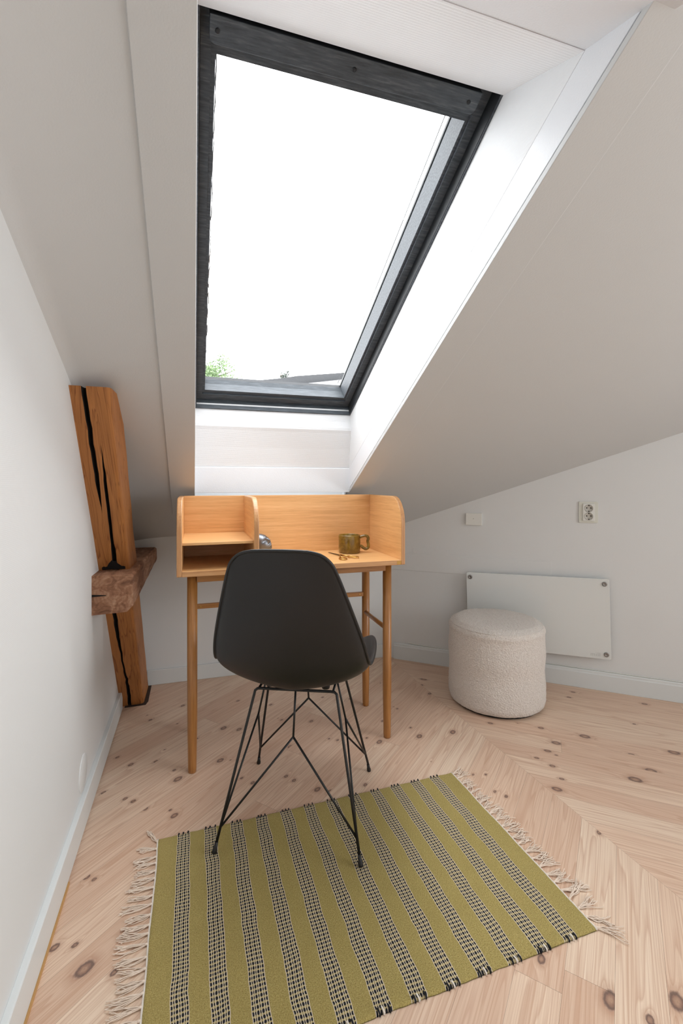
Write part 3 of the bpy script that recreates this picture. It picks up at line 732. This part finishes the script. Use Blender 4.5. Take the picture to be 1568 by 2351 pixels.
# ------------------------------------------------------------------ rug
RX0, RX1, RY0, RY1 = -.100, .916, .87, 1.525
def rug_mat():
    t = NT('striped_wool_weave'); tc = t.n('ShaderNodeAttribute'); tc.attribute_name = 'rugco'
    sp = t.n('ShaderNodeSeparateXYZ'); t.set(sp, 0, tc.outputs['Vector']); X, Y = sp.outputs[0], sp.outputs[1]
    wob = t.noise(tc.outputs['Vector'], 9, 2); wob2 = t.noise(tc.outputs['Vector'], 45, 2)
    Xw = t.math('ADD', X, t.math('ADD', t.math('MULTIPLY', t.math('SUBTRACT', wob, .5), .012), t.math('MULTIPLY', t.math('SUBTRACT', wob2, .5), .003)))
    pit = .0788
    ph = t.math('FRACT', t.math('DIVIDE', t.math('ADD', Xw, .028+pit/2), pit))
    d = t.math('MULTIPLY', t.math('SUBTRACT', ph, .5), pit)           # metres from the band centre
    ad = t.math('ABSOLUTE', d)
    inb = t.math('LESS_THAN', ad, .0182)
    rng_ = t.math('MULTIPLY', t.math('GREATER_THAN', X, -.06), t.math('LESS_THAN', X, .875))
    inb = t.math('MULTIPLY', inb, rng_)
    tt = t.math('ADD', t.math('DIVIDE', d, .0182/1.78), 1.78)          # 0..3.56
    p = t.math('ABSOLUTE', t.math('SUBTRACT', t.math('FRACT', t.math('ADD', tt, .22)), .5))   # 0 wide centre, .5 narrow centre
    rowp = .0098
    Yw = t.math('ADD', Y, t.math('ADD', t.math('MULTIPLY', t.math('SUBTRACT', t.noise(tc.outputs['Vector'], 14, 1), .5), .012), t.math('MULTIPLY', X, -.06)))
    rr_ = t.math('SUBTRACT', t.math('FRACT', t.math('DIVIDE', Yw, rowp)), .5)
    jit = t.math('MULTIPLY', t.math('SUBTRACT', t.noise(tc.outputs['Vector'], 380, 1), .5), .22)
    # wide ovals
    e1 = t.math('ADD', t.math('POWER', t.math('DIVIDE', p, .235), 2.0), t.math('POWER', t.math('DIVIDE', t.math('ABSOLUTE', rr_), .37), 2.6))
    q = t.math('SUBTRACT', .5, p)
    e2 = t.math('ADD', t.math('POWER', t.math('DIVIDE', q, .125), 2.0), t.math('POWER', t.math('DIVIDE', t.math('ABSOLUTE', rr_), .30), 2.6))
    blk = t.math('MAXIMUM', t.math('LESS_THAN', t.math('ADD', e1, jit), .95), t.math('LESS_THAN', t.math('ADD', e2, jit), .95))
    wsh = t.math('ADD', .285, t.math('MULTIPLY', t.math('COSINE', t.math('MULTIPLY', rr_, 6.283)), .02))
    wl = t.math('LESS_THAN', t.math('ABSOLUTE', t.math('SUBTRACT', p, wsh)), t.math('ADD', .06, t.math('MULTIPLY', jit, .12)))
    edge = t.math('GREATER_THAN', ad, .0168)
    wl = t.math('MAXIMUM', wl, edge)
    wv = t.n('ShaderNodeTexWave', wave_type='BANDS', bands_direction='X'); mp = t.n('ShaderNodeMapping'); t.set(mp, 0, tc.outputs['Vector']); mp.inputs['Rotation'].default_value = (0, 0, .5)
    t.set(wv, 'Vector', mp.outputs[0]); wv.inputs['Scale'].default_value = 120; wv.inputs['Distortion'].default_value = 4; wv.inputs['Detail Scale'].default_value = 4
    n1 = t.noise(tc.outputs['Vector'], 420, 3, .7); n2 = t.noise(tc.outputs['Vector'], 12, 3)
    ol = t.ramp(t.math('ADD', t.math('MULTIPLY', n1, .85), t.math('MULTIPLY', wv.outputs[1], .15)), [(.28, lin((118, 102, 52))), (.48, lin((178, 159, 92))), (.72, lin((216, 200, 136)))])
    ol = t.mix(t.math('MULTIPLY', n2, .35), ol, lin((150, 130, 66)))
    band = t.mix(.35, ol, lin((205, 185, 140)))
    c = t.mix(inb, ol, band)
    c = t.mix(t.math('MULTIPLY', inb, t.math('MULTIPLY', wl, .9)), c, lin((236, 224, 210)))
    c = t.mix(t.math('MULTIPLY', inb, t.math('MULTIPLY', blk, t.math('SUBTRACT', 1, edge))), c, lin((24, 26, 32)))
    t.P(Base_Color=c, Roughness=.95)
    h = t.math('ADD', t.math('ADD', n1, t.math('MULTIPLY', wv.outputs[1], .6)), t.math('MULTIPLY', t.math('MULTIPLY', inb, blk), .8))
    t.bump(h, .7, .0022); return t.m
M['rug'] = rug_mat()
M['yarn'] = simple('natural_cotton_yarn', (234, 216, 199), .95, bump=(500, .5, .001))
M['yarnw'] = simple('white_cotton_yarn', (232, 224, 214), .95, bump=(500, .5, .001))
M['yarnb'] = simple('black_wool_yarn', (22, 24, 29), .95)
rug = thing('rug', 'olive green woven rug with black and white stripes and fringed ends, on the pine floor', 'rug', ((RX0+RX1)/2, (RY0+RY1)/2, 0))
def rug_xy(s, t):   # s,t 0..1 → world xy with slightly uneven edges
    x = RX0+(RX1-RX0)*s; y = RY0+(RY1-RY0)*t
    y += (.018*(s)-.014)*t + .018*(s-.15)*(1-t)+.0025*noise.noise(Vector((x*9, t*3, 0)))+.0015*noise.noise(Vector((x*40, t*9, 4)))
    x += .004*noise.noise(Vector((s*3, y*7, 2)))+.012*(1-t)*s
    return x, y
def rug_top(s, t):
    x, y = rug_xy(s, t)
    z = .0065+.0016*noise.noise(Vector((x*7, y*7, 0)))+.0008*noise.noise(Vector((x*30, y*30, 0)))
    e = min(s*1.02, (1-s)*1.02, t*.66, (1-t)*.66)
    z = z*min(1, .35+e/.004*.65) if e < .004 else z
    return Vector((x, y, max(z, .0012)))
b = MB(); NU, NVr = 260, 170
b.grid(rug_top, NU, NVr, True)
b.grid(lambda s, t: Vector((*rug_xy(s, t), .0004)), NU, NVr, True, True)
ro = b.build('woven_cloth', M['rug'], rug)
at = ro.data.attributes.new('rugco', 'FLOAT_VECTOR', 'POINT')
base = Vector(rug['_o'])
for i, v in enumerate(ro.data.vertices):
    p = v.co+base; s = (p.x-RX0-.012*0)/(RX1-RX0)
    at.data[i].vector = (p.x-.012*(1-(p.y-RY0)/(RY1-RY0))*s, p.y, 0)
# white binding and tassels at both ends
for side in (0, 1):
    pts = [rug_top(side, t/60)+Vector((0, 0, .0008*math.sin(t*2.1)+.001)) for t in range(61)]
    b = MB(); b.tube(pts, .0024, 8); b.build('binding', M['yarnw'], rug)
    dirx = -1 if side == 0 else 1
    NT_ = 24
    for k in range(NT_):
        t = .985-(k+.2*random.random())*.97/(NT_-1)
        x, y = rug_xy(side, max(0, t))
        a0 = random.uniform(-.12, .12) if side == 0 else random.uniform(-.5, .3)
        if side == 0 and k == 0: a0 = -1.0
        if side == 1 and k < 9: a0 = random.uniform(-.75, -.3)+.0
        if side == 1 and k >= NT_-2: a0 = .55
        L = random.uniform(.055, .078) if side == 0 else random.uniform(.045, .068)*(1.25 if k > 17 else 1)
        b = MB()
        d0 = Vector((dirx*math.cos(a0), -math.sin(a0), 0)); q0 = Vector((-d0.y, d0.x, 0))
        st = Vector((x, y, .0042))
        b.lathe([(0, -.003), (.0026, -.001), (.003, .002), (.002, .005), (0, .006)], st+d0*.002, 8, d0)
        for m_ in range(11):
            ph = random.uniform(0, 6.3); amp = random.uniform(.001, .0035); sp_ = random.uniform(-.0085, .0085); zz = random.uniform(.0012, .0055)
            L2 = L*random.uniform(.8, 1.05); fr_ = random.uniform(7, 13)
            P = []
            curl = random.uniform(-.01, .01)*(1 if side == 0 else 2.4)
            for i in range(10):
                f = i/9
                lat = sp_*min(1, f*2.2)+amp*math.sin(ph+fr_*f)*f+curl*f*f
                P.append(st+d0*(L2*f)+q0*lat+Vector((0, 0, (zz-.0042)*min(1, f*3)+.0012*math.sin(ph+f*9)*(f < .9))))
            for p in P: p.z = max(p.z, .0012)
            b.tube(P, .00105, 5)
        b.build('tassel', M['yarn'], rug, fixn=False)
# selvedge loops of the stripes along both long edges
for k in range(12):
    xc = -.028+.0788*k
    for tt in (0, 1):
        s = (xc-RX0)/(RX1-RX0); b = MB()
        for m_ in range(3):
            ss = s+(m_-1)*.012+random.uniform(-.002, .002); x, y = rug_xy(ss, tt); sg = -1 if tt == 0 else 1
            b.cur = 1 if m_ == 1 and tt == 0 else 0
            b.tube([(x, y-sg*.008, .0085), (x+.001, y-sg*.001, .0085), (x+.002, y+sg*.0022, .005), (x+.002, y+sg*.0012, .0018)], .0019, 6)
        b.build('stripe_end', [M['yarnb'], M['yarnw']], rug, fixn=False)
# ------------------------------------------------------------------ pouf
def boucle():
    t = NT('cream_boucle_fabric'); v = t.coords()
    vo = t.n('ShaderNodeTexVoronoi'); t.set(vo, 'Vector', v); vo.inputs['Scale'].default_value = 150
    n = t.noise(v, 210, 3, .7, .6)
    f = t.math('ADD', t.math('MULTIPLY', vo.outputs['Distance'], .7), t.math('MULTIPLY', n, .5))
    t.P(Base_Color=t.ramp(n, [(.3, lin((205, 196, 187))), (.6, lin((232, 225, 218)))]), Roughness=.95)
    t.b.inputs['Sheen Weight'].default_value = .2
    t.bump(f, .9, .004); return t.m
M['boucle'] = boucle()
PC = Vector((1.446, 1.994, 0)); PR = .229
prof = [(PR-.012, .012), (PR-.004, .018), (PR+.001, .04)]+[(PR+.002*math.sin(i*.5), .04+.33*i/24) for i in range(1, 24)]
prof = [p for p in prof if p[1] < .362]+[(PR+.001-.034*(1-math.cos(a)), .362+.034*math.sin(a)) for a in np.linspace(.05, 1.3, 10)]
prof += [(r, .396+.016*math.sqrt(max(0, 1-(r/.21)**2))) for r in np.linspace(.198, .0, 24)]
pouf = thing('pouf', 'round cream boucle pouf standing on the pine floor in front of the glass heater', 'stool', tuple(PC))
b = MB(); b.lathe(prof, PC, 240)
nv = []
for v in b.v:
    p = Vector(v); r = Vector((p.x-PC.x, p.y-PC.y, 0)); nn = noise.noise(p*95)*.0022+noise.noise(p*14)*.0025
    if r.length > .02: p += r.normalized()*nn if p.z < .39 else Vector((0, 0, nn))
    nv.append(tuple(p))
b.v = nv; b.build('cover', M['boucle'], pouf)
b = MB()
sp = [(PR-.0075)]; b.tube([(PC.x+(PR-.010)*math.cos(a), PC.y+(PR-.010)*math.sin(a), .3865) for a in np.linspace(0, 2*math.pi, 121)[:-1]], .0026, 8, closed=True)
b.build('seam_piping', M['boucle'], pouf)
b = MB(); b.lathe([(PR-.025, 0), (PR-.025, .014)], PC, 64); b.build('base', simple('black_felt', (30, 28, 26), .9), pouf)
# ------------------------------------------------------------------ glass heater
M['hglass'] = simple('white_back_painted_glass', (226, 230, 229), .08)
M['hglass'].node_tree.nodes['Principled BSDF'].inputs['Coat Weight'].default_value = .3
M['steel'] = simple('brushed_steel', (150, 148, 146), .35, .9)
HT, HZ = .805, .372; HO = .03; ROLL = math.radians(1.35)
def HP(a, c_, o=0):   # heater plane coordinates
    ca, sa = math.cos(ROLL), math.sin(ROLL)
    return RW(HT+a*ca+c_*sa*1-0, HZ+a*sa*1+c_*ca, HO+o) if False else RW(HT+a*ca-c_*sa*-0-c_*sa, HZ+a*sa+c_*ca, HO+o)
heater = thing('panel_heater', 'white glass panel heater hung low on the right wall behind the pouf', 'heater', tuple(RW(HT, HZ-.2, HO)))
hw_, hh_ = .3585, .2065
pts = []
for (sx, sy) in ((1, 1), (-1, 1), (-1, -1), (1, -1)):
    for a in np.linspace(0, math.pi/2, 5):
        base_a = {(1, 1): 0, (-1, 1): math.pi/2, (-1, -1): math.pi, (1, -1): 1.5*math.pi}[(sx, sy)]
        pts.append(HP(sx*(hw_-.01)+.01*math.cos(base_a+a), sy*(hh_-.01)+.01*math.sin(base_a+a)))
b = MB(); b.prism(pts, RN*.007); b.build('glass_front', M['hglass'], heater, bevel=.0012)
b = MB(); b.rbox(HT-.25, HT+.25, HZ-.14, HZ+.14, .0, .03); b.build('back_housing', M['trim'], heater)
for (a, c_) in ((-.337, .181), (.337, .181), (.337, -.181), (-.337, -.181)):
    b = MB(); b.lathe([(.012, 0), (.012, .003), (.0105, .005), (.0055, .0052), (.0045, .0035), (0, .0035)], HP(a, c_, .0068), 24, RN)
    b.build('mounting_screw', M['steel'], heater)
def text_mesh(txt, size, fn, name, mat, parent, depth=.0004):
    cu = bpy.data.curves.new(name, 'FONT'); cu.body = txt; cu.size = size; cu.align_x = 'CENTER'; cu.align_y = 'BOTTOM_BASELINE'; cu.space_character = 1.12
    cu.offset = -.0004
    o = bpy.data.objects.new(name, cu); COL.objects.link(o)
    dg = bpy.context.evaluated_depsgraph_get(); me = bpy.data.meshes.new_from_object(o.evaluated_get(dg)); bpy.data.objects.remove(o)
    o0 = Vector(parent['_o'])
    for v in me.vertices: v.co = fn(v.co.x, v.co.y)-o0
    me.materials.clear(); me.materials.append(mat)
    m = bpy.data.objects.new(name, me); COL.objects.link(m); m.parent = parent; return m
text_mesh('mill', .029, lambda x, y: HP(.287+x, -.194+y, .0074), 'lettering', simple('grey_print', (178, 182, 182), .4), heater)
# ------------------------------------------------------------------ sockets
M['plastic'] = simple('white_plastic', (232, 233, 228), .35)
M['plastic_old'] = simple('ivory_plastic', (221, 222, 212), .4)
M['hole'] = simple('dark_socket_hole', (40, 34, 30), .7)
M['well'] = simple('grey_socket_well', (188, 186, 178), .5)
ST_, SZ = 1.066, .928
sock = thing('wall_socket', 'white double power socket with two round outlets on the right wall', 'socket', tuple(RW(ST_, SZ, 0)))
def rrect(t, z, hw, hh, r, o):
    pts = []
    for (sx, sy, a0) in ((1, 1, 0), (-1, 1, math.pi/2), (-1, -1, math.pi), (1, -1, 1.5*math.pi)):
        for a in np.linspace(0, math.pi/2, 5): pts.append(RW(t+sx*(hw-r)+r*math.cos(a0+a), z+sy*(hh-r)+r*math.sin(a0+a), o))
    return pts
b = MB(); b.prism(rrect(ST_, SZ, .045, .056, .006, .0), RN*.006); b.build('cover_plate', M['plastic_old'], sock, bevel=.001)
b = MB(); b.prism(rrect(ST_+.002, SZ, .0275, .045, .003, .006), RN*.006); b.build('insert', M['plastic'], sock, bevel=.001)
for dz in (.021, -.021):
    b = MB(); b.lathe([(.0200, .0), (.0205, .0015), (.0185, .0015), (.0180, .0004), (0, .0004)], RW(ST_+.002, SZ+dz, .012), 32, RN)
    ou = b.build('outlet', M['well'], sock)
    for (a, c_) in ((-.0095, .002), (.0095, .002), (0, -.0155), (0, .0155)):
        b = MB(); b.lathe([(.0032, 0), (.0032, .0004), (0, .0004)], RW(ST_+.002+a, SZ+dz+c_, .0125), 12, RN); b.build('hole', M['hole'], ou)
cov = thing('blank_cover', 'small blank rectangular white cover plate on the right wall', 'wall plate', tuple(RW(.48, .874, 0)))
b = MB(); b.prism(rrect(.48, .874, .045, .0345, .002, 0), RN*.012); b.build('plate', M['plastic'], cov, bevel=.0015)
b = MB(); b.lathe([(.0018, 0), (.0018, .0004), (0, .0004)], RW(.478, .876, .012), 10, RN); b.build('screw', M['hole'], cov)
b = MB(); b.lathe([(.056, 0), (.056, .0025), (.0545, .0035), (0, .0035)], (XL-.001, 1.665, .158), 48, (1, 0, 0))
tag(b.build('round_cover', M['leftwall'], origin=(XL, 1.665, .155)), 'thin round white cover plate low on the left wall, above the skirting board', 'wall plate')
# thin cable tacked along the right skirting board
b = MB()
pts = [RW(.09, .108, .003), RW(.12, .104, .004), RW(.2, .1015, .004), RW(.45, .1005, .004), RW(.9, .101, .004), RW(1.2, .100, .004), RW(2.2, .1005, .004)]
b.tube(smooth_path(pts, 6), .0022, 6); tag(b.build('cable', M['plastic'], origin=RW(1, .1, 0)), 'thin white cable running along the top of the right skirting board', 'cable')
# ------------------------------------------------------------------ outside
M['tile'] = simple('dark_roof_tiles', (46, 47, 49), .8, bump=(3, .8, .05))
M['metal'] = simple('pale_grey_roof_sheet', (112, 112, 113), .5)
M['facade'] = simple('pale_render', (200, 198, 194), .8)
bld = thing('neighbour_house', 'neighbouring house roof beyond the bottom edge of the skylight', 'building', (3.8, 15, -2))
b = MB()
rid = [(1.2, 4.06), (1.9, 4.17), (2.6, 4.28), (3.0, 4.37), (4.6, 4.59), (7, 4.9)]
NW = []
for (x, z) in rid: NW.append((x, 14, z))
b.prism([(1.2, 14, 2)]+NW+[(7, 14, 2)], (0, 3, 0)); b.build('tiled_roof', M['tile'], bld)
b = MB(); b.prism([(2.3, 13.6, 3.4), (2.9, 13.6, 4.02), (4.5, 13.6, 4.29), (6.5, 13.6, 4.55), (6.5, 13.6, 3.4)], (0, .35, 0)); b.build('metal_roof', M['metal'], bld)
b = MB(); b.box(1.4, 7, 14.1, 17, -2, 2.2); b.build('wall', M['facade'], bld)
def leaf_mat(n, c):
    t = NT(n); t.P(Base_Color=t.ramp(t.noise(t.coords(), 3, 2), [(.3, lin(c)), (.7, lin(tuple(min(255, int(v*1.35)) for v in c)))]), Roughness=.7); return t.m
def tree(cx, cy, cz_, r, h, mat, label, cnt, ls):
    t = thing('tree', label, 'tree', (cx, cy, -2))
    b = MB(); b.tube([(cx, cy, -2), (cx+.1, cy, cz_-r*.6), (cx, cy, cz_+r*.4)], [.14, .09, .02], 8)
    rr = random.Random(11)
    for i in range(9):
        a = rr.uniform(0, 6.28); b.tube([(cx, cy, cz_-r*.6+rr.random()*r*.8), (cx+math.cos(a)*r*.8, cy+math.sin(a)*r*.8, cz_+rr.uniform(-.2, .9)*h)], [.03, .008], 5)
    b.build('trunk', simple('bark', (84, 74, 64), .9), t)
    b = MB()
    cl = [(Vector((rr.uniform(-1, 1)*r*.8, rr.uniform(-1, 1)*r*.8, rr.uniform(-.9, .9)*h)), rr.uniform(.2, .42)*r) for _ in range(26)]
    cl = [c for c in cl if (c[0].x/r)**2+(c[0].z/h)**2 < .9]
    for i in range(cnt):
        c0, rad = rr.choice(cl); p = Vector((cx, cy, cz_))+c0+Vector((rr.gauss(0, 1), rr.gauss(0, 1), rr.gauss(0, 1))).normalized()*rad*rr.random()**.4
        a = Vector((rr.gauss(0, 1), rr.gauss(0, 1), rr.gauss(0, 1))).normalized(); c1 = a.orthogonal().normalized(); s = ls*rr.uniform(.6, 1.3)
        b.add([p-a*s, p+c1*s*.5, p+a*s, p-c1*s*.5], [(0, 1, 2, 3)], False)
    b.build('foliage', mat, t, fixn=False)
tree(.55, 14.2, 4.0, .95, .62, leaf_mat('green_leaves', (74, 92, 58)), 'leafy green tree outside, at the lower left corner of the skylight', 4200, .042)
tree(3.45, 18.2, 5.15, .25, .35, leaf_mat('grey_green_leaves', (58, 64, 58)), 'small distant tree standing above the neighbouring roof ridge', 700, .04)
for o in bpy.data.objects:
    if '_o' in o: del o['_o']
